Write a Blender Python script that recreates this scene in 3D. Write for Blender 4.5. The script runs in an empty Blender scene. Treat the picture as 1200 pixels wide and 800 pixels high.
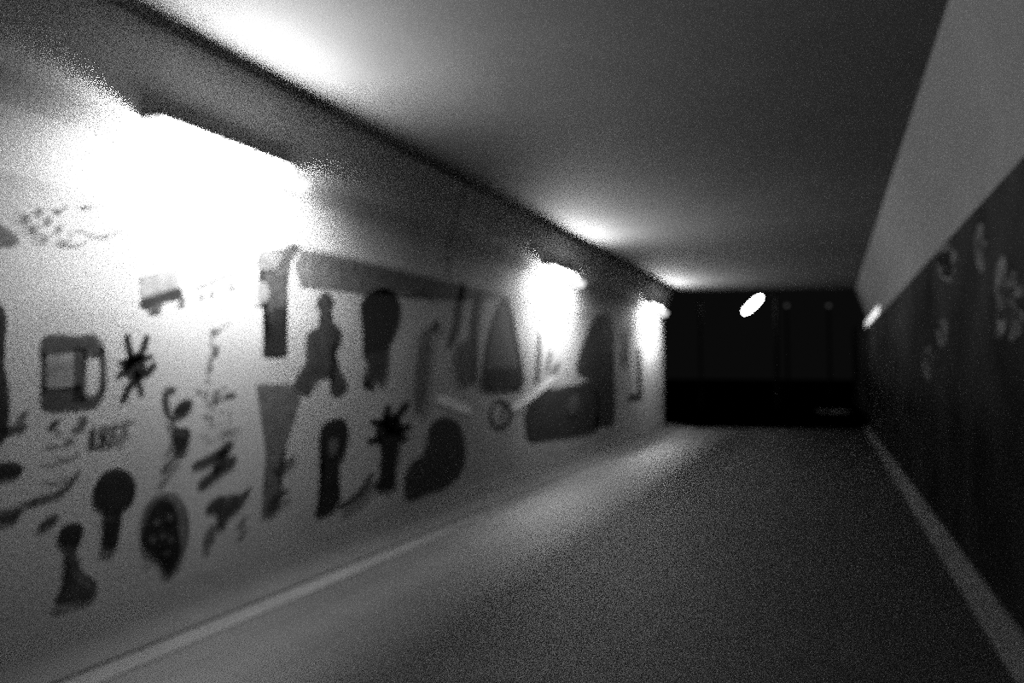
import bpy, bmesh, math, random
from mathutils import Vector
random.seed(7)
C = bpy.context.scene.collection
bpy.context.scene.cycles.use_denoising = False
bpy.context.scene.cycles.sample_clamp_indirect = 1.5
bpy.context.scene.cycles.use_guiding = True
S = bpy.context.scene
S.view_settings.view_transform = 'Standard'
S.view_settings.look = 'None'
S.view_settings.exposure = 0.0
S.view_settings.gamma = 1.0
S.view_settings.use_curve_mapping = False

# ---------------------------------------------------------------- the underpass (metres)
XL, XR = -2.80, 0.64          # wall faces
H_LOW, H_FOLD, H_CEIL = 1.81, 2.065, 2.56   # band foot, haunch foot, ceiling
HW = 0.17                     # how far the haunch leans in
Y0 = -5.0                     # the passage goes on behind the photographer
YE_L, YE_R = 12.8, 13.9       # the portal is a little askew
CAM = Vector((0, 0, 1.06))
F_PX = 800.0
VP = (970.7, 434.3)
PITCH = math.atan((VP[1] - 400) / F_PX)
YAW = math.atan((VP[0] - 600) / F_PX * math.cos(PITCH))
FWD = Vector((-math.sin(YAW) * math.cos(PITCH), math.cos(YAW) * math.cos(PITCH), math.sin(PITCH)))
RGT = Vector((math.cos(YAW), math.sin(YAW), 0))
UPV = Vector((math.sin(YAW) * math.sin(PITCH), -math.cos(YAW) * math.sin(PITCH), math.cos(PITCH)))

def yend(x): return YE_L + (x - XL) * (YE_R - YE_L) / (XR - XL)

def on_wall(px, py, x=XL):
    """the (y, z) spot of a side wall that the photograph shows at px, py"""
    d = FWD * F_PX + RGT * (px - 600) - UPV * (py - 400)
    k = x / d.x
    return (CAM.y + d.y * k, CAM.z + d.z * k)

# ---------------------------------------------------------------- materials (all grey: the photograph is monochrome)
def new_mat(name):
    m = bpy.data.materials.new(name); m.use_nodes = True
    nt = m.node_tree; b = nt.nodes['Principled BSDF']
    return m, nt, b

def grey(v): return (v, v, v, 1)

def paint(name, v, rough=0.8, var=0.25, scale=6.0, bump=0.0, fine=60.0, spec=0.12):
    m, nt, b = new_mat(name)
    tc = nt.nodes.new('ShaderNodeTexCoord')
    n = nt.nodes.new('ShaderNodeTexNoise'); n.inputs['Scale'].default_value = scale
    n.inputs['Detail'].default_value = 6
    nt.links.new(tc.outputs['Object'], n.inputs['Vector'])
    r = nt.nodes.new('ShaderNodeMapRange')
    r.inputs['From Min'].default_value = 0.3; r.inputs['From Max'].default_value = 0.7
    r.inputs['To Min'].default_value = v * (1 - var); r.inputs['To Max'].default_value = v * (1 + var)
    nt.links.new(n.outputs['Fac'], r.inputs['Value'])
    nt.links.new(r.outputs['Result'], b.inputs['Base Color'])
    b.inputs['Roughness'].default_value = rough
    b.inputs['Specular IOR Level'].default_value = spec
    if bump:
        f = nt.nodes.new('ShaderNodeTexNoise'); f.inputs['Scale'].default_value = fine; f.inputs['Detail'].default_value = 4
        nt.links.new(tc.outputs['Object'], f.inputs['Vector'])
        bp = nt.nodes.new('ShaderNodeBump'); bp.inputs['Strength'].default_value = bump; bp.inputs['Distance'].default_value = 0.01
        nt.links.new(f.outputs['Fac'], bp.inputs['Height']); nt.links.new(bp.outputs['Normal'], b.inputs['Normal'])
    return m

def joint_concrete(name, v, keep=0.5, y_joint=4.8):
    """cast concrete with one dark construction joint across the passage"""
    m = paint(name, v, 0.85, 0.12, 2.2, 0.15)
    nt = m.node_tree; b = nt.nodes['Principled BSDF']
    src = b.inputs['Base Color'].links[0].from_socket
    tc = nt.nodes.new('ShaderNodeTexCoord'); sp = nt.nodes.new('ShaderNodeSeparateXYZ')
    nt.links.new(tc.outputs['Object'], sp.inputs[0])
    a = nt.nodes.new('ShaderNodeMath'); a.operation = 'COMPARE'
    a.inputs[1].default_value = y_joint; a.inputs[2].default_value = 0.022
    nt.links.new(sp.outputs['Y'], a.inputs[0])
    mx = nt.nodes.new('ShaderNodeMix'); mx.data_type = 'RGBA'
    nt.links.new(a.outputs[0], mx.inputs['Factor']); nt.links.new(src, mx.inputs['A'])
    mx.inputs['B'].default_value = grey(v * keep)
    nt.links.new(mx.outputs['Result'], b.inputs['Base Color'])
    return m

def paving(name):
    m, nt, b = new_mat(name)
    tc = nt.nodes.new('ShaderNodeTexCoord'); mp = nt.nodes.new('ShaderNodeMapping')
    mp.inputs['Rotation'].default_value = (0, 0, math.pi / 2)
    nt.links.new(tc.outputs['Object'], mp.inputs['Vector'])
    br = nt.nodes.new('ShaderNodeTexBrick')
    br.inputs['Color1'].default_value = grey(0.0185); br.inputs['Color2'].default_value = grey(0.0165)
    br.inputs['Mortar'].default_value = grey(0.005)
    br.inputs['Scale'].default_value = 1.0; br.inputs['Mortar Size'].default_value = 0.0030
    br.inputs['Brick Width'].default_value = 0.6; br.inputs['Row Height'].default_value = 0.3
    nt.links.new(mp.outputs['Vector'], br.inputs['Vector'])
    n = nt.nodes.new('ShaderNodeTexNoise'); n.inputs['Scale'].default_value = 1.6; n.inputs['Detail'].default_value = 7
    nt.links.new(tc.outputs['Object'], n.inputs['Vector'])
    mr = nt.nodes.new('ShaderNodeMapRange'); mr.inputs['From Min'].default_value = 0.3; mr.inputs['From Max'].default_value = 0.7
    mr.inputs['To Min'].default_value = 0.82; mr.inputs['To Max'].default_value = 1.15
    nt.links.new(n.outputs['Fac'], mr.inputs['Value'])
    mx = nt.nodes.new('ShaderNodeMix'); mx.data_type = 'RGBA'; mx.blend_type = 'MULTIPLY'; mx.inputs['Factor'].default_value = 1
    nt.links.new(br.outputs['Color'], mx.inputs['A']); nt.links.new(mr.outputs['Result'], mx.inputs['B'])
    nt.links.new(mx.outputs['Result'], b.inputs['Base Color'])
    b.inputs['Roughness'].default_value = 0.6; b.inputs['Specular IOR Level'].default_value = 0.2
    bp = nt.nodes.new('ShaderNodeBump'); bp.inputs['Strength'].default_value = 0.25; bp.inputs['Distance'].default_value = 0.01
    nt.links.new(n.outputs['Fac'], bp.inputs['Height']); nt.links.new(bp.outputs['Normal'], b.inputs['Normal'])
    return m

def glow(name, strength):
    m, nt, b = new_mat(name)
    b.inputs['Base Color'].default_value = grey(0.03); b.inputs['Specular IOR Level'].default_value = 0.0
    b.inputs['Emission Color'].default_value = grey(1.0)
    b.inputs['Emission Strength'].default_value = strength
    m.cycles.emission_sampling = 'NONE' if strength < 10 else ('BACK' if strength > 500 else 'AUTO')
    return m

def worn(name, v, cover=0.25, scale=14.0, rough=0.75):
    """wall paint brushed on thinly, the wall showing through in patches"""
    m = paint(name, v, rough, 0.35, 16)
    nt = m.node_tree; b = nt.nodes['Principled BSDF']; out = nt.nodes['Material Output']
    tc = nt.nodes.new('ShaderNodeTexCoord'); n = nt.nodes.new('ShaderNodeTexNoise')
    n.inputs['Scale'].default_value = scale; n.inputs['Detail'].default_value = 5; n.inputs['Roughness'].default_value = 0.65
    nt.links.new(tc.outputs['Object'], n.inputs['Vector'])
    r = nt.nodes.new('ShaderNodeMapRange'); r.inputs['From Min'].default_value = 0.35; r.inputs['From Max'].default_value = 0.6
    r.inputs['To Min'].default_value = cover; r.inputs['To Max'].default_value = 1.0
    nt.links.new(n.outputs['Fac'], r.inputs['Value'])
    t = nt.nodes.new('ShaderNodeBsdfTransparent'); mx = nt.nodes.new('ShaderNodeMixShader')
    nt.links.new(r.outputs['Result'], mx.inputs['Fac']); nt.links.new(t.outputs[0], mx.inputs[1]); nt.links.new(b.outputs[0], mx.inputs[2])
    nt.links.new(mx.outputs[0], out.inputs['Surface'])
    return m

M = {
    'haze': worn('thin_grey_overpaint', 0.024, 0.1, 11),
    'tar': worn('tar_patch', 0.002, 0.6, 14),
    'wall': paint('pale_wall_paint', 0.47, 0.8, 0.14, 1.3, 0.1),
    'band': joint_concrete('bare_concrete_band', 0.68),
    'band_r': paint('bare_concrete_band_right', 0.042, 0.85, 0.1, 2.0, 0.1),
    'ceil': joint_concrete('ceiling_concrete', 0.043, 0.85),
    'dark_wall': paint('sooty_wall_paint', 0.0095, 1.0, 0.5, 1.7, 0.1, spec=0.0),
    'floor': paving('paving_slabs'),
    'kerb': paint('kerb_concrete', 0.029, 0.8, 0.12, 3.0, 0.15),
    'edge': paint('pale_kerb_edging', 0.042, 0.8, 0.12, 4.0, 0.15),
    'kerb_r': paint('kerb_concrete_right', 0.05, 0.8, 0.15, 3.0, 0.15),
    'asphalt': paint('black_asphalt', 0.05, 0.95, 0.4, 3.0, 0.2, spec=0.0),
    'night_wall': paint('dark_retaining_wall', 0.05, 0.95, 0.5, 0.8, 0.1, spec=0.0),
    'black': worn('black_wall_paint', 0.018, 0.85, 22),
    'char': worn('charcoal_wall_paint', 0.045, 0.62, 22),
    'mid': worn('mid_grey_wall_paint', 0.13, 0.6, 22),
    'soft': worn('soft_grey_wall_paint', 0.22, 0.5, 22),
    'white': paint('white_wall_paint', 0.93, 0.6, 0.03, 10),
    'metal': paint('grey_enamel', 0.03, 0.8, 0.1, 20, spec=0.0),
    'dmetal': paint('dark_steel', 0.012, 0.6, 0.2, 20),
    'paper': paint('pale_paper', 0.75, 0.8, 0.1, 6),
    'white_metal': paint('white_enamel', 0.8, 0.5, 0.05, 20),
    'tube': glow('lit_tube', 2000.0),
    'skirt': glow('lit_frosted_skirt', 1.3),
    'street': glow('lit_street_lens', 22.0),
    'dim': glow('dim_far_lens', 0.05),
}

# ---------------------------------------------------------------- helpers
def link(name, bm, mat, parent=None, smooth=False):
    me = bpy.data.meshes.new(name)
    bmesh.ops.recalc_face_normals(bm, faces=bm.faces[:])
    bm.to_mesh(me); bm.free()
    if mat: me.materials.append(mat)
    if smooth:
        for p in me.polygons: p.use_smooth = True
    o = bpy.data.objects.new(name, me); C.objects.link(o)
    if parent: o.parent = parent
    return o

def struct(name, bm, mat):
    o = link(name, bm, mat); o['kind'] = 'structure'; return o

def tag(o, label, cat, group=None):
    o['label'] = label; o['category'] = cat
    if group: o['group'] = group
    return o

def thing(name, label, cat, loc=(0, 0, 0), rot=(0, 0, 0), group=None):
    o = bpy.data.objects.new(name, None); C.objects.link(o)
    o.location = loc; o.rotation_euler = rot; o.empty_display_size = 0.1
    return tag(o, label, cat, group)

def profile(pts, y0=Y0, y1=None, steps=1):
    """extrude an XZ outline along the passage to the askew portal"""
    bm = bmesh.new(); rings = []
    for k in range(steps + 1):
        ring = []
        for x, z in pts:
            e = y1 if y1 is not None else yend(x)
            ring.append(bm.verts.new((x, y0 + (e - y0) * k / steps, z)))
        rings.append(ring)
    n = len(pts)
    for a, b in zip(rings, rings[1:]):
        for i in range(n):
            bm.faces.new((a[i], a[(i + 1) % n], b[(i + 1) % n], b[i]))
    bm.faces.new(rings[0]); bm.faces.new(rings[-1][::-1])
    return bm

def add_box(bm, c, s, bev=0.0):
    g = bmesh.ops.create_cube(bm, size=1)
    vs = g['verts']
    for v in vs: v.co = Vector((v.co.x * s[0] + c[0], v.co.y * s[1] + c[1], v.co.z * s[2] + c[2]))
    if bev:
        es = list({e for v in vs for e in v.link_edges})
        bmesh.ops.bevel(bm, geom=es, offset=bev, segments=2, affect='EDGES', profile=0.6)

def add_tube(bm, a, b, r, seg=12, r2=None):
    a, b = Vector(a), Vector(b); d = (b - a)
    g = bmesh.ops.create_cone(bm, cap_ends=True, segments=seg, radius1=r, radius2=r if r2 is None else r2, depth=d.length)
    q = d.to_track_quat('Z', 'Y')
    for v in g['verts']: v.co = q @ v.co + (a + b) / 2

# ---------------------------------------------------------------- the setting
T = 0.35
struct('floor', profile([(XL - T, -0.2), (XR + T, -0.2), (XR + T, 0), (XL - T, 0)]), M['floor'])
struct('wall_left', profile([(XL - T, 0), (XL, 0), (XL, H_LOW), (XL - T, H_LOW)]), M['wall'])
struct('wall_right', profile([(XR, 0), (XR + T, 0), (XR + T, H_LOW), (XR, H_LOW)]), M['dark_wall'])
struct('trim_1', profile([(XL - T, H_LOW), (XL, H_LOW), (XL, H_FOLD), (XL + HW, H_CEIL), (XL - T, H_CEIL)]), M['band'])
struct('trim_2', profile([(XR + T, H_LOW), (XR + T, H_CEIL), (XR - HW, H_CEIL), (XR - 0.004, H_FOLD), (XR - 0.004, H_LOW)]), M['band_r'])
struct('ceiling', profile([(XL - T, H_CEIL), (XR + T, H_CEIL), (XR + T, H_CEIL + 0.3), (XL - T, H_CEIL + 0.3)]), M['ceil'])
# raised strip along the mural wall, its edging in the paving, and the mortar fillet along the other wall
struct('baseboard_left', profile([(XL, 0), (XL + 0.415, 0), (XL + 0.415, 0.012), (XL + 0.39, 0.022), (XL, 0.083)]), M['kerb'])
struct('trim_3', profile([(XL + 0.42, 0), (XL + 0.54, 0), (XL + 0.54, 0.004), (XL + 0.42, 0.006)]), M['edge'])
struct('baseboard_right', profile([(XR, 0), (XR, 0.09), (XR - 0.015, 0.088), (XR - 0.075, 0.012), (XR - 0.08, 0)]), M['kerb_r'])

# outside, in the night beyond the portal
bm = bmesh.new()
ln = [(-60, 0.0), (XL - T, 0.0), (XR + T, 0.0), (40, 0.0)]
v = [bm.verts.new((x, (yend(max(min(x, XR + T), XL - T))), -0.004)) for x, _ in ln]
w = [bm.verts.new((x, 90, -0.004)) for x, _ in ln]
for i in range(3): bm.faces.new((v[i], v[i + 1], w[i + 1], w[i]))
bmesh.ops.solidify(bm, geom=bm.faces[:], thickness=0.15)
struct('ground', bm, M['asphalt'])
def slab_wall(name, a, b, h, t, mat):
    a, b = Vector(a), Vector(b); d = (b - a).normalized(); n = Vector((d.y, -d.x)) * t
    bm = bmesh.new(); lo = [bm.verts.new((p.x, p.y, 0)) for p in (a, b, b + n, a + n)]
    hi = [bm.verts.new((p.co.x, p.co.y, h)) for p in lo]
    for i in range(4): bm.faces.new((lo[i], lo[(i + 1) % 4], hi[(i + 1) % 4], hi[i]))
    bm.faces.new(lo); bm.faces.new(hi[::-1]); return struct(name, bm, mat)
slab_wall('wall_side', (XR + 0.25, yend(XR) + 0.05), (0.75, 25.5), 2.4, 0.3, M['night_wall'])

# ---------------------------------------------------------------- the lamps on the left haunch
LAMP_LEN = 0.88
LIP, SK0, SK1 = 62, -17, -65
def lamp(label, y, first=None):
    if first is not None:
        r = first.copy(); C.objects.link(r); r.location.y = y; r['label'] = label
        for ch in list(first.children):
            c = ch.copy(); C.objects.link(c); c.parent = r
            for g in ch.children:
                q = g.copy(); C.objects.link(q); q.parent = c
        return r
    t = thing('wall_lamp', label, 'lamp', (XL, y, H_FOLD), group='fluorescent lamps along the left wall')
    L = LAMP_LEN / 2
    def prof(pts, y0, y1):
        bm = bmesh.new()
        a = [bm.verts.new((x, y0, z)) for x, z in pts]; b = [bm.verts.new((x, y1, z)) for x, z in pts]
        n = len(pts)
        for i in range(n): bm.faces.new((a[i], a[(i + 1) % n], b[(i + 1) % n], b[i]))
        bm.faces.new(a); bm.faces.new(b[::-1]); return bm
    # sheet-metal canopy closed towards the ceiling, bare tube, frosted skirt below and in front of the tube, shaped to shade the right floor
    TX, TZ = 0.13, 0.065
    def arm(deg, r): return (TX + r * math.cos(math.radians(deg)), TZ + r * math.sin(math.radians(deg)))
    link('housing', prof([(0.045, 0.118), (0.150, 0.118), arm(LIP, 0.056), arm(LIP, 0.066), (0.158, 0.131), (0.05, 0.134)], -L, L), M['metal'], t)
    bm = bmesh.new(); add_tube(bm, (TX, -L + 0.03, TZ), (TX, L - 0.03, TZ), 0.013, 8); link('tube', bm, M['tube'], t, False)
    k = 5; sk = [arm(SK0 + (SK1 - SK0) * i / k, 0.112) for i in range(k + 1)] + [arm(SK1 + (SK0 - SK1) * i / k, 0.104) for i in range(k + 1)]
    link('skirt', prof(sk, -L, L), M['skirt'], t)
    sl = [arm(q, 0.112) for q in (-86, -89, -92, -93.8)] + [arm(q, 0.106) for q in (-93.8, -92, -89, -86)]
    link('light_blocker', prof(sl, -L, L), M['skirt'], t)  # slat added to keep direct tube light off the lower wall
    for s in (-1, 1):
        bm = bmesh.new(); add_box(bm, (TX, s * (L - 0.018), TZ + 0.028), (0.022, 0.022, 0.06), 0.004)
        add_tube(bm, (TX, s * (L - 0.035), TZ), (TX, s * (L - 0.029), TZ), 0.034, 16)
        link('tube_holder', bm, M['skirt'], t)
        a0 = arm(SK0 - 4, 0.106); bm = bmesh.new(); add_tube(bm, (TX, s * (L - 0.015), TZ), (a0[0], s * (L - 0.015), a0[1]), 0.006, 8)
        link('skirt_stay', bm, M['skirt'], t)
        bm = bmesh.new(); add_box(bm, (0.065, s * 0.28, 0.118), (0.10, 0.04, 0.022), 0.003)
        add_box(bm, (0.028, s * 0.28, 0.10), (0.02, 0.06, 0.06), 0.003)
        link('bracket', bm, M['metal'], t)
    return t
la = lamp('large glowing wall lamp nearest the camera, above the painted bus and boat', 2.46)
lamp('glowing wall lamp midway along the passage, above the pointed tower painting', 7.15, la)
lamp('small glowing wall lamp by the dark far end of the passage', 11.7, la)

# ---------------------------------------------------------------- the street beyond
def place(px, py, dist):
    d = FWD * F_PX + RGT * (px - 600) - UPV * (py - 400)
    return CAM + d * (dist / F_PX)
p = place(882, 357, 20.0)
t = thing('street_lamp', 'lit street lamp shining alone in the dark beyond the passage', 'lamp', (p.x, p.y, 0))
bm = bmesh.new(); add_tube(bm, (0.62, 0.25, 0), (0.62, 0.25, 0.5), 0.09); add_tube(bm, (0.62, 0.25, 0.5), (0.62, 0.25, p.z + 0.55), 0.055, r2=0.04)
link('pole', bm, M['dmetal'], t)
bm = bmesh.new(); add_tube(bm, (0.62, 0.25, p.z + 0.52), (0.24, 0.1, p.z + 0.30), 0.03); link('arm', bm, M['dmetal'], t)
hd = Vector((0.29, 0.1, 0.29)).normalized(); cz = Vector((0, 0, p.z))
bm = bmesh.new()
g = bmesh.ops.create_uvsphere(bm, u_segments=20, v_segments=12, radius=1)
q = hd.to_track_quat('Z', 'Y')
for vv in g['verts']: vv.co = q @ Vector((vv.co.x * 0.11, vv.co.y * 0.15, vv.co.z * 0.37)) + cz + Vector((-0.02, 0.12, 0.07))
link('lamp_head', bm, M['dmetal'], t, True)
bm = bmesh.new()
g = bmesh.ops.create_uvsphere(bm, u_segments=20, v_segments=12, radius=1)
for vv in g['verts']: vv.co = q @ Vector((vv.co.x * 0.075, vv.co.y * 0.10, vv.co.z * 0.36)) + cz
link('lens', bm, M['street'], t, True)

def far_light(px, py, label, r=0.07):
    p = place(px, py, 27.0)
    t = thing('bollard_light', label, 'lamp', (p.x, p.y, 0))
    bm = bmesh.new(); add_tube(bm, (0, 0, 0), (0, 0, p.z - r), 0.05, r2=0.035); link('pole', bm, M['dmetal'], t)
    bm = bmesh.new(); g = bmesh.ops.create_uvsphere(bm, u_segments=14, v_segments=10, radius=r)
    for vv in g['verts']: vv.co.z += p.z
    link('lens', bm, M['dim'], t, True)
    bm = bmesh.new(); add_tube(bm, (0, 0, p.z + r * 0.75), (0, 0, p.z + r * 1.5), r * 1.1, r2=0.01); link('cap', bm, M['dmetal'], t)
far_light(922, 358, 'tiny dim lamp in the dark just right of the lit street lamp')
far_light(971, 358, 'tiny dim lamp farthest right in the dark opening')
p = place(820, 361, 19.0)
t = thing('post_sign', 'faint narrow sign on a post at the dark opening, near its upper left corner', 'sign', (p.x, p.y, 0))
bm = bmesh.new(); add_tube(bm, (0, 0.05, 0), (0, 0.05, p.z + 0.25), 0.03); link('post', bm, M['dmetal'], t)
bm = bmesh.new(); add_box(bm, (0, 0, p.z), (0.13, 0.02, 0.38), 0.006); link('panel', bm, M['paper'], t)

# a pale sheet lying on the ground outside
bm = bmesh.new(); p = place(977, 484, 17.3)
gx, gy = 14, 6; grid = []
for j in range(gy + 1):
    row = []
    for i in range(gx + 1):
        u, vv = i / gx - 0.5, j / gy - 0.5
        k = 1 - 0.35 * abs(u) * 2
        z = 0.012 + 0.05 * (math.sin(9 * u + 3 * vv) * 0.5 + 0.5) * (0.6 + 0.4 * math.cos(7 * vv)) + random.uniform(0, 0.012)
        row.append(bm.verts.new((u * 0.85, vv * 0.6 * k, z)))
    grid.append(row)
for j in range(gy):
    for i in range(gx): bm.faces.new((grid[j][i], grid[j][i + 1], grid[j + 1][i + 1], grid[j + 1][i]))
bmesh.ops.solidify(bm, geom=bm.faces[:], thickness=0.004)
o = link('paper_sheet', bm, M['paper']); o.location = (p.x, p.y, 0); o.rotation_euler.z = YAW
tag(o, 'crumpled pale sheet lying on the dark ground beyond the passage', 'paper')

# streak of light at the right-hand band's far end, painted as a white strip
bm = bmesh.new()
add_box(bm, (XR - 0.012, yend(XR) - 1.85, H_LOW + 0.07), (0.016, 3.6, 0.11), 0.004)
o = link('painted_light_streak', bm, M['white']); tag(o, 'streak of light painted as a pale strip at the far end of the concrete band over the dark wall', 'strip')

# ---------------------------------------------------------------- wall paintings
def spline(pts, closed=True, n=5):
    out = []; N = len(pts)
    rng = range(N) if closed else range(N - 1)
    for i in rng:
        if closed: p0, p1, p2, p3 = (pts[(i + k) % N] for k in (-1, 0, 1, 2))
        else:
            p1, p2 = pts[i], pts[i + 1]; p0 = pts[max(i - 1, 0)]; p3 = pts[min(i + 2, N - 1)]
        for k in range(n):
            t = k / n
            out.append(tuple(0.5 * ((2 * b) + (c - a) * t + (2 * a - 5 * b + 4 * c - d) * t * t + (3 * b - a - 3 * c + d) * t ** 3)
                             for a, b, c, d in zip(p0, p1, p2, p3)))
    if not closed: out.append(tuple(pts[-1]))
    return out

def shape_faces(bm, shapes, x, side):
    def face(pts):
        vs = []
        for q in pts:
            y, z = on_wall(q[0], q[1], XL if side < 0 else XR)
            vs.append(bm.verts.new((x, y, max(z, 0.1))))
        bm.faces.new(vs)
    for s in shapes:
        k = s[0]
        if k == 'poly': face(spline(s[1]))
        elif k == 'hard': face(s[1])
        elif k == 'ell':
            _, cx, cy, rx, ry, rot = s; r = math.radians(rot); N = 22
            face([(cx + rx * math.cos(a) * math.cos(r) - ry * math.sin(a) * math.sin(r),
                   cy + rx * math.cos(a) * math.sin(r) + ry * math.sin(a) * math.cos(r))
                  for a in (2 * math.pi * i / N for i in range(N))])
        elif k == 'line':                       # brush stroke, thinner at both ends
            pts = spline(s[1], False, 5) if len(s[1]) > 2 else [tuple(a + (b - a) * i / 6 for a, b in zip(*s[1])) for i in range(7)]
            w = s[2]; L_, R_ = [], []
            n = len(pts)
            for i, q in enumerate(pts):
                a, b = pts[max(i - 1, 0)], pts[min(i + 1, n - 1)]
                dx, dy = b[0] - a[0], b[1] - a[1]; l = math.hypot(dx, dy) or 1
                u = i / (n - 1); ww = w / 2 * (0.45 + 0.55 * min(1, 5 * u, 5 * (1 - u)))
                L_.append((q[0] - dy / l * ww, q[1] + dx / l * ww)); R_.append((q[0] + dy / l * ww, q[1] - dx / l * ww))
            for i in range(n - 1): face([L_[i], L_[i + 1], R_[i + 1], R_[i]])

SPLIT = {'hull', 'petal', 'bud', 'outline', 'bead', 'porthole', 'fleck', 'bar', 'dot', 'rope', 'stroke', 'branch'}
def mural(name, label, pieces, cat='wall painting', side=-1, group=None):
    """pieces: (part name, material, shapes); one piece makes a single mesh"""
    X = XL if side < 0 else XR
    meshes = []
    pieces = [(a, b, [q]) for a, b, sh in pieces for q in sh if a in SPLIT] if all(a in SPLIT for a, _, _ in pieces) else [
        e for a, b, sh in pieces for e in ([(a, b, [q]) for q in sh] if a in SPLIT else [(a, b, sh)])]
    for i, (pn, mat, shapes) in enumerate(pieces):
        bm = bmesh.new(); shape_faces(bm, shapes, X - side * (0.0015 + 0.0012 * i), side)
        bmesh.ops.triangulate(bm, faces=[f for f in bm.faces if len(f.verts) > 4])
        meshes.append((pn, mat, bm))
    pts = [vv.co for _, _, bm in meshes for vv in bm.verts]
    c = sum((Vector(q) for q in pts), Vector()) / len(pts); base = Vector((X, c.y, min(q.z for q in pts)))
    for _, _, bm in meshes:
        for vv in bm.verts: vv.co -= base
    if len(meshes) == 1:
        o = link(name, meshes[0][2], M[meshes[0][1]]); o.location = base
    else:
        o = thing(name, label, cat, base)
        for pn, mat, bm in meshes: link(pn, bm, M[mat], o)
    tag(o, label, cat, group)
    if side < 0 and not group: o['group'] = 'paintings on the left wall'
    return o

mural('boat_picture', 'faint painted boat curve with portholes, high on the wall under the nearest lamp', [
    ('hull', 'soft', [('line', [(82, 272), (96, 270), (110, 276), (120, 278)], 4), ('line', [(70, 280), (80, 286), (94, 286), (108, 279)], 3),
                      ('line', [(119, 277), (132, 272), (148, 266)], 5), ('line', [(96, 240), (114, 242)], 5), ('ell', 75, 244, 5, 4, 0), ('line', [(80, 284), (82, 272)], 5)]),
    ('porthole', 'mid', [('ell', 43, 250, 5, 7, 30), ('ell', 54, 260, 5, 7, 30), ('ell', 66, 270, 4.5, 7, 30)])])
mural('blob_picture', 'grey painted blob at the very edge of the picture, left of the boat curve', [
    ('blob', 'mid', [('poly', [(-8, 262), (6, 265), (20, 276), (22, 285), (10, 289), (-8, 285)])])])
mural('panel_picture', 'tall dark painted shape at the picture edge, left of the rounded window frame', [
    ('panel', 'black', [('poly', [(-20, 355), (2, 358), (8, 380), (4, 420), (11, 460), (10, 500), (2, 520), (-20, 520)])])])
mural('bus_picture', 'small painted bus with pale top and black underside below the nearest lamp', [
    ('body', 'soft', [('hard', [(162, 324), (207, 313), (213, 338), (166, 350)]), ('line', [(172, 309), (188, 306)], 4)]),
    ('underside', 'black', [('poly', [(164, 351), (186, 344), (208, 337), (214, 342), (211, 348), (190, 353), (172, 360)])]),
    ('wheel', 'char', [('ell', 183, 360, 8, 4, -15)]), ('wheel', 'char', [('ell', 213, 351, 5, 4, -15)])])
mural('truck_picture', 'pale painted truck outline with tiny wheels, right of the black-bottomed bus', [
    ('body', 'soft', [('line', [(228, 338), (250, 328), (282, 318)], 6), ('line', [(230, 324), (252, 314), (276, 307)], 2)]),
    ('wheel', 'mid', [('ell', 236, 346, 3.5, 3, 0)]), ('wheel', 'mid', [('ell', 248, 341, 3.5, 3, 0)]),
    ('wheel', 'mid', [('ell', 270, 333, 3.5, 3.5, 0)]), ('wheel', 'mid', [('ell', 278, 330, 3, 3.5, 0)])])
mural('window_frame_picture', 'dark rounded painted frame with two openings, like a train window, at far left', [
    ('frame', 'char', [('poly', [(50, 397), (56, 392), (66, 391), (88, 393), (108, 391), (117, 397), (122, 408), (120, 416), (102, 419), (98, 440), (96, 412), (70, 415), (50, 418)]),
                       ('hard', [(86, 408), (102, 408), (101, 470), (86, 470)]),
                       ('hard', [(50, 412), (54, 412), (54, 460), (50, 460)]),
                       ('poly', [(51, 453), (70, 454), (92, 450), (100, 462), (112, 461), (119, 450), (122, 458), (120, 467), (111, 476), (80, 479), (53, 478)]),
                       ('line', [(119, 404), (122, 430), (121, 462)], 7)]),
    ('pane', 'soft', [('hard', [(54, 416), (86, 413), (86, 453), (54, 455)])])])
mural('beetle_picture', 'black spiky painted star shape right of the rounded window frame', [
    ('star', 'black', [('ell', 158, 428, 13, 15, 20), ('line', [(149, 390), (151, 405), (156, 424)], 7), ('line', [(173, 391), (168, 408), (160, 424)], 8),
                       ('line', [(183, 424), (172, 436), (158, 442)], 8), ('line', [(137, 441), (150, 430), (168, 416)], 7), ('line', [(144, 470), (152, 452), (164, 440)], 8),
                       ('line', [(167, 463), (163, 448), (158, 432)], 6), ('line', [(139, 424), (156, 422), (180, 416)], 6)])])
mural('blossom_picture', 'scatter of small painted smudges under the rounded window frame', [
    ('petal', 'char', [('ell', 64, 496, 8, 4, -35), ('ell', 97, 493, 6, 6, 0)]),
    ('bud', 'mid', [('ell', 87, 505, 6, 5, -20), ('ell', 67, 508, 5, 4, 0), ('line', [(60, 520), (72, 524), (88, 516)], 4), ('line', [(64, 536), (78, 540), (92, 530)], 4)])])
mural('smear_picture', 'low painted smear at the picture edge, left of the scattered smudges', [
    ('smear', 'char', [('line', [(2, 505), (16, 502), (32, 498)], 9), ('ell', 27, 487, 8, 4, -35)])])
mural('fence_picture', 'row of four short dark painted bars below the black star shape', [
    ('bar', 'char', [('hard', [(105, 502), (112, 500), (112, 522), (105, 524)]), ('hard', [(118, 499), (125, 498), (125, 518), (118, 520)]),
                     ('hard', [(130, 497), (136, 496), (136, 514), (130, 516)]), ('hard', [(142, 495), (150, 493), (149, 509), (143, 511)])]),
    ('rail', 'mid', [('hard', [(112, 504), (144, 496), (144, 502), (112, 510)]), ('line', [(148, 496), (158, 493)], 4)])])
mural('cloud_picture', 'black painted blob at the picture edge, below the low smear', [
    ('blob', 'black', [('poly', [(-10, 546), (6, 541), (20, 542), (27, 548), (24, 556), (10, 560), (-10, 561)])])])
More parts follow.
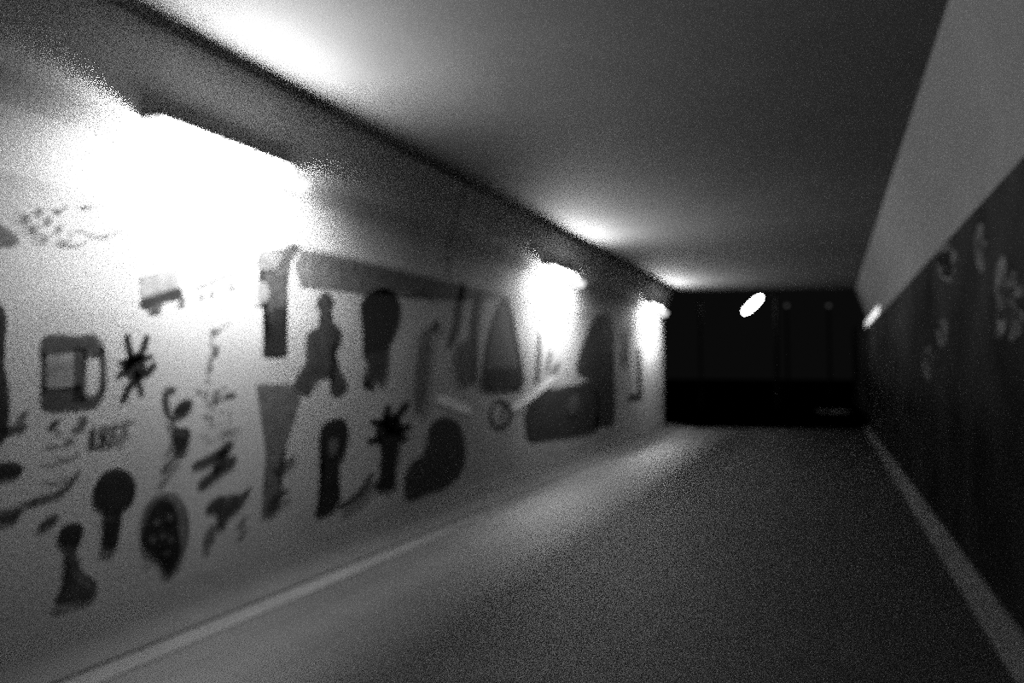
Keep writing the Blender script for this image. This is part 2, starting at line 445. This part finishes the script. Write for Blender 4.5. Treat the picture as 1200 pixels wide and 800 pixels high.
mural('branch_picture', 'long thin painted branch rising left of the mushroom-shaped tree', [
    ('branch', 'char', [('line', [(94, 550), (82, 566), (68, 578), (48, 584), (20, 593)], 6)])])
mural('leaf_picture', 'small dark painted leaf below the long thin branch', [
    ('leaf', 'char', [('poly', [(44, 619), (50, 610), (62, 602), (70, 604), (64, 613), (52, 620)])])])
mural('puff_picture', 'dark painted puff at the picture edge, left of the small leaf', [
    ('puff', 'char', [('poly', [(-10, 598), (8, 596), (22, 594), (26, 600), (18, 610), (4, 614), (-10, 613)])])])
mural('tree_picture', 'black mushroom-shaped painted tree with round crown, low on the wall', [
    ('crown', 'black', [('poly', [(112, 592), (109, 578), (114, 562), (124, 552), (138, 548), (152, 554), (159, 566), (158, 582), (149, 594), (134, 600), (120, 598)])]),
    ('trunk', 'black', [('poly', [(121, 597), (132, 600), (143, 598), (141, 618), (138, 636), (131, 644), (119, 641), (122, 620)])])])
mural('figure_picture', 'small painted figure with round head, at the wall foot left of the mushroom tree', [
    ('head', 'black', [('poly', [(68, 630), (72, 618), (84, 612), (96, 615), (97, 627), (90, 641), (76, 643)])]),
    ('body', 'char', [('poly', [(77, 640), (88, 642), (96, 668), (113, 682), (110, 700), (88, 706), (64, 706), (72, 688), (80, 670)])])])
mural('plant_picture', 'painted sprout with two leaves and dark pot, right of the striped bars', [
    ('leaf', 'char', [('line', [(206, 456), (196, 458), (194, 470), (198, 486)], 8)]),
    ('leaf', 'black', [('ell', 214, 477, 14, 7, -38)]),
    ('pot', 'black', [('poly', [(201, 503), (212, 501), (222, 503), (221, 518), (212, 528), (205, 522)]), ('line', [(198, 484), (200, 492), (206, 504)], 4)]),
    ('root', 'char', [('line', [(212, 526), (202, 538), (188, 557)], 6), ('line', [(192, 538), (200, 524)], 4)])])
mural('vine_picture', 'thin beaded painted vine trailing down beside the spotted dots', [
    ('stem', 'soft', [('line', [(271, 376), (256, 386), (247, 400), (252, 410), (246, 424), (243, 446)], 2.5)]),
    ('bead', 'mid', [('ell', 250, 387, 4, 3.5, 0), ('ell', 252, 408, 5, 4, -30), ('ell', 246, 422, 3, 4, 0), ('ell', 244, 435, 2.5, 3.5, 0)])])
mural('rain_picture', 'cluster of small painted dots like rain, right of the sprout', [
    ('dot', 'mid', [('ell', x, y, r, r, 0) for x, y, r in ((233, 458, 3), (241, 460, 3), (253, 461, 5), (261, 455, 3), (244, 474, 3), (249, 480, 3), (239, 488, 3),
                    (246, 491, 3), (258, 483, 2.5), (267, 485, 2.5), (257, 496, 2.5), (266, 494, 2.5), (264, 506, 3))]),
    ('cap', 'char', [('ell', 267, 464, 8, 4, -20)])])
mural('lightning_picture', 'slanted double painted zigzag between the dots and the wall foot', [
    ('zigzag', 'char', [('line', [(272, 517), (252, 535), (225, 547)], 11), ('line', [(277, 535), (256, 552), (232, 570)], 11), ('line', [(266, 525), (250, 556)], 10)])])
mural('egg_picture', 'mottled dark painted egg, low on the wall right of the mushroom tree', [
    ('halo', 'mid', [('poly', [(167, 600), (182, 580), (206, 578), (219, 596), (222, 622), (216, 648), (204, 668), (180, 654), (165, 632)])]),
    ('egg', 'black', [('poly', [(170, 612), (178, 594), (189, 584), (202, 590), (208, 606), (209, 624), (212, 644), (207, 658), (198, 674), (189, 664), (184, 650), (170, 644), (166, 628)])]),
    ('fleck', 'mid', [('ell', 183, 612, 3, 5, 40), ('ell', 198, 606, 3, 4, 20), ('ell', 190, 628, 3, 4, 60), ('ell', 178, 632, 3, 5, 20), ('ell', 199, 632, 3, 4, 10), ('ell', 194, 648, 3, 3, 0)])])
mural('dog_picture', 'dark painted animal shape, low on the wall right of the egg', [
    ('body', 'char', [('poly', [(240, 597), (250, 584), (266, 580), (282, 578), (294, 570), (288, 584), (282, 594), (268, 606), (262, 618), (252, 618), (256, 604), (247, 600)])]),
    ('leg', 'mid', [('line', [(252, 614), (244, 628), (240, 642)], 9)]), ('leg', 'mid', [('line', [(288, 604), (278, 622)], 6)])])
mural('bust_picture', 'tall dark painted column topped by a pale-cheeked profile, right of the truck', [
    ('column', 'char', [('poly', [(303, 296), (312, 292), (328, 291), (344, 285), (351, 290), (341, 308), (338, 330), (335, 358), (334, 390), (336, 413), (322, 416), (307, 414), (315, 392), (313, 362), (306, 352), (301, 336), (304, 322), (300, 308)])]),
    ('foot', 'black', [('poly', [(316, 366), (334, 360), (333, 388), (336, 412), (322, 415), (308, 413), (316, 390)])]),
    ('face', 'mid', [('poly', [(304, 298), (316, 294), (330, 298), (331, 306), (320, 316), (306, 316), (303, 306)])]),
    ('hand', 'soft', [('poly', [(299, 336), (308, 330), (315, 340), (312, 350), (303, 350)]), ('line', [(295, 352), (304, 353), (314, 350)], 4)])])
mural('band_picture', 'grey painted band along the top of the mural, right of the tall column', [
    ('band', 'mid', [('hard', [(352, 291), (400, 301), (480, 320), (592, 347), (560, 352), (520, 352), (480, 349), (440, 344), (430, 346), (400, 340), (352, 336), (344, 312)])])])
mural('spire_picture', 'grey painted spire with splayed legs, left of the black balloon head', [
    ('spire', 'char', [('poly', [(380, 341), (391, 352), (386, 369), (394, 380), (400, 388), (398, 405), (390, 412), (398, 432), (407, 452), (396, 465), (386, 459), (390, 445), (378, 443), (370, 448), (360, 463), (343, 452), (358, 422), (358, 404), (361, 390), (373, 381), (376, 366), (370, 356)])])])
mural('balloon_picture', 'black painted balloon-like head on a ragged neck, under the grey band', [
    ('head', 'black', [('poly', [(422, 366), (424, 352), (434, 342), (448, 337), (462, 343), (469, 360), (467, 380), (460, 398), (452, 414), (440, 420), (426, 416), (425, 400), (424, 384)])]),
    ('neck', 'char', [('poly', [(425, 416), (440, 412), (454, 410), (454, 428), (452, 442), (444, 452), (438, 442), (437, 455), (430, 446), (424, 453), (426, 436), (430, 428)])])])
mural('funnel_picture', 'grey painted funnel narrowing to a stalk, directly under the tall column', [
    ('funnel', 'mid', [('hard', [(300, 450), (342, 449), (352, 466), (344, 492), (335, 520), (326, 545), (327, 595), (318, 604), (306, 606), (311, 560), (311, 530), (306, 490)])]),
    ('branch', 'char', [('line', [(318, 552), (330, 548), (346, 534)], 6), ('line', [(314, 594), (322, 584), (338, 574)], 8)])])
mural('cane_picture', 'black painted hooked figure with curled tail, right of the grey funnel', [
    ('hook', 'black', [('poly', [(379, 497), (390, 491), (403, 491), (408, 506), (404, 530), (397, 546), (398, 566), (398, 584), (388, 600), (369, 605), (374, 586), (378, 556), (380, 542), (374, 528), (374, 510)])]),
    ('eye', 'mid', [('poly', [(385, 520), (391, 512), (396, 518), (393, 532), (387, 535)])]),
    ('tail', 'char', [('line', [(396, 596), (410, 588), (424, 576), (436, 554)], 9)])])
mural('bush_picture', 'black painted bush of radiating twigs on a thick stem, under the balloon head', [
    ('twigs', 'black', [('ell', 456, 505, 16, 20, 15), ('line', [(456, 512), (464, 490), (478, 470)], 8), ('line', [(455, 510), (452, 490), (456, 474)], 8), ('line', [(458, 508), (448, 496), (433, 494)], 7),
                        ('line', [(458, 514), (446, 514), (430, 517)], 7), ('line', [(454, 516), (466, 506), (482, 498)], 8), ('line', [(452, 522), (470, 514), (478, 512)], 7)]),
    ('stem', 'black', [('poly', [(446, 514), (466, 512), (466, 535), (462, 556), (462, 572), (440, 574), (444, 556), (446, 536)])])])
mural('hill_picture', 'dark painted mound at the wall foot, right of the black bush', [
    ('mound', 'char', [('poly', [(503, 500), (520, 488), (538, 496), (545, 520), (543, 548), (524, 570), (500, 578), (477, 586), (474, 560), (484, 540), (498, 530)])])])
mural('dash_picture', 'short bright white painted dash on the wall above the dark mound', [
    ('dash', 'white', [('line', [(511, 466), (530, 473), (552, 482)], 12)])])
mural('drapery_picture', 'dark painted folds of drapery hanging between the band and the white dash', [
    ('fold', 'char', [('line', [(543, 332), (538, 356), (535, 380), (526, 408)], 9)]), ('fold', 'char', [('line', [(564, 342), (556, 386), (556, 450)], 9)]),
    ('fold', 'mid', [('poly', [(536, 406), (550, 398), (554, 420), (552, 446), (540, 452), (534, 430)])]),
    ('fold', 'mid', [('line', [(500, 386), (494, 430), (490, 486)], 14)]), ('knot', 'black', [('ell', 509, 383, 5, 8, 20)]), ('knot', 'char', [('ell', 496, 343, 5, 7, 0)])])
mural('tower_picture', 'pointed grey painted tower with dark foot, just left of the middle lamp glow', [
    ('tower', 'mid', [('poly', [(591, 347), (597, 356), (602, 380), (607, 412), (612, 440), (610, 455), (588, 456), (566, 456), (568, 430), (572, 405), (580, 372)])]),
    ('outline', 'char', [('line', [(590, 349), (580, 374), (571, 410), (566, 446)], 4), ('line', [(594, 350), (602, 380), (608, 414), (613, 442)], 4)]),
    ('foot', 'char', [('poly', [(568, 432), (590, 430), (611, 432), (612, 452), (590, 456), (566, 454)])])])
mural('mast_picture', 'thin dark painted mast in the glow under the middle lamp', [
    ('mast', 'char', [('line', [(632, 388), (631, 420), (629, 452)], 5)]), ('rope', 'char', [('line', [(645, 410), (641, 436)], 4), ('line', [(655, 424), (646, 440)], 4)])])
mural('wheel_picture', 'small ring-shaped painted scribble between the tower and the dark mountain', [
    ('ring', 'char', [('line', [(578, 474), (575, 486), (579, 498), (590, 500), (598, 488), (594, 474), (584, 470), (578, 474)], 5), ('line', [(590, 474), (588, 496)], 3)])])
mural('mountain_picture', 'broad dark painted mountain with a pale slope line, right of the ring scribble', [
    ('mountain', 'char', [('poly', [(615, 500), (616, 480), (634, 459), (655, 454), (676, 450), (690, 446), (700, 460), (702, 490), (698, 506), (672, 512), (640, 516), (620, 517)])]),
    ('slope', 'white', [('line', [(600, 480), (622, 464), (652, 440)], 9)]),
    ('patch', 'mid', [('ell', 672, 474, 7, 12, 15)])])
mural('giant_picture', 'tall dark painted figure standing between the mountain and the far lamp', [
    ('giant', 'char', [('poly', [(690, 384), (700, 370), (714, 370), (720, 395), (718, 420), (721, 460), (719, 496), (706, 500), (696, 498), (700, 470), (694, 448), (676, 436), (680, 410)])])])
mural('post_picture', 'dark painted post with a boxy foot, under the far lamp', [
    ('post', 'char', [('hard', [(746, 408), (751, 410), (753, 468), (737, 471), (735, 463), (747, 460)])]),
    ('rope', 'mid', [('line', [(738, 378), (736, 404), (735, 432)], 4), ('line', [(731, 384), (730, 430)], 4)])])

# smudged paint on the dark right-hand wall
RG = 'smudged paint on the dark right wall'
def smudge(label, mat, pts, w, extra=()):
    mural('graffiti_picture', label, [('smudge', mat, [('line', p, w) for p in pts] + list(extra))], side=1, group=RG)
smudge('largest pale scrawl on the dark wall, at the right picture edge', 'haze',
       [[(1176, 300), (1172, 330), (1176, 366), (1170, 396)], [(1190, 318), (1182, 350), (1192, 380), (1184, 398)], [(1170, 336), (1186, 344), (1200, 336)], [(1168, 372), (1184, 366), (1202, 374)]], 13)
smudge('small pale drip on the dark wall, left of the largest scrawl', 'haze', [[(1104, 374), (1106, 388), (1103, 406)], [(1098, 392), (1106, 388)]], 9)
smudge('black tar-like patch on the dark wall just under the concrete band', 'tar', [[(1110, 286), (1106, 304), (1112, 330)], [(1098, 306), (1110, 302), (1122, 298)], [(1104, 318), (1118, 316)]], 16)
smudge('dim upright streak on the dark wall between the black patch and the largest scrawl', 'haze', [[(1150, 262), (1147, 286), (1151, 318)], [(1142, 290), (1156, 284)]], 9)
smudge('faint long drip low on the dark wall, beneath the small pale drip', 'haze', [[(1090, 404), (1086, 426), (1089, 446)], [(1082, 420), (1094, 416)]], 9)

# ---------------------------------------------------------------- night air, camera
wd = bpy.data.worlds.new('night'); S.world = wd; wd.use_nodes = True
bg = wd.node_tree.nodes['Background']; bg.inputs['Color'].default_value = grey(1.0); bg.inputs['Strength'].default_value = 0.0030

cam = bpy.data.cameras.new('camera'); co = bpy.data.objects.new('camera', cam); C.objects.link(co)
co.location = CAM
cam.sensor_width = 36; cam.lens = F_PX / 1200 * 36; cam.clip_start = 0.02; cam.clip_end = 200
co.rotation_euler = (math.pi / 2 + PITCH, 0, YAW)
cam.dof.use_dof = True; cam.dof.focus_distance = 0.5; cam.dof.aperture_fstop = 4.0     # the photograph is out of focus
S.camera = co
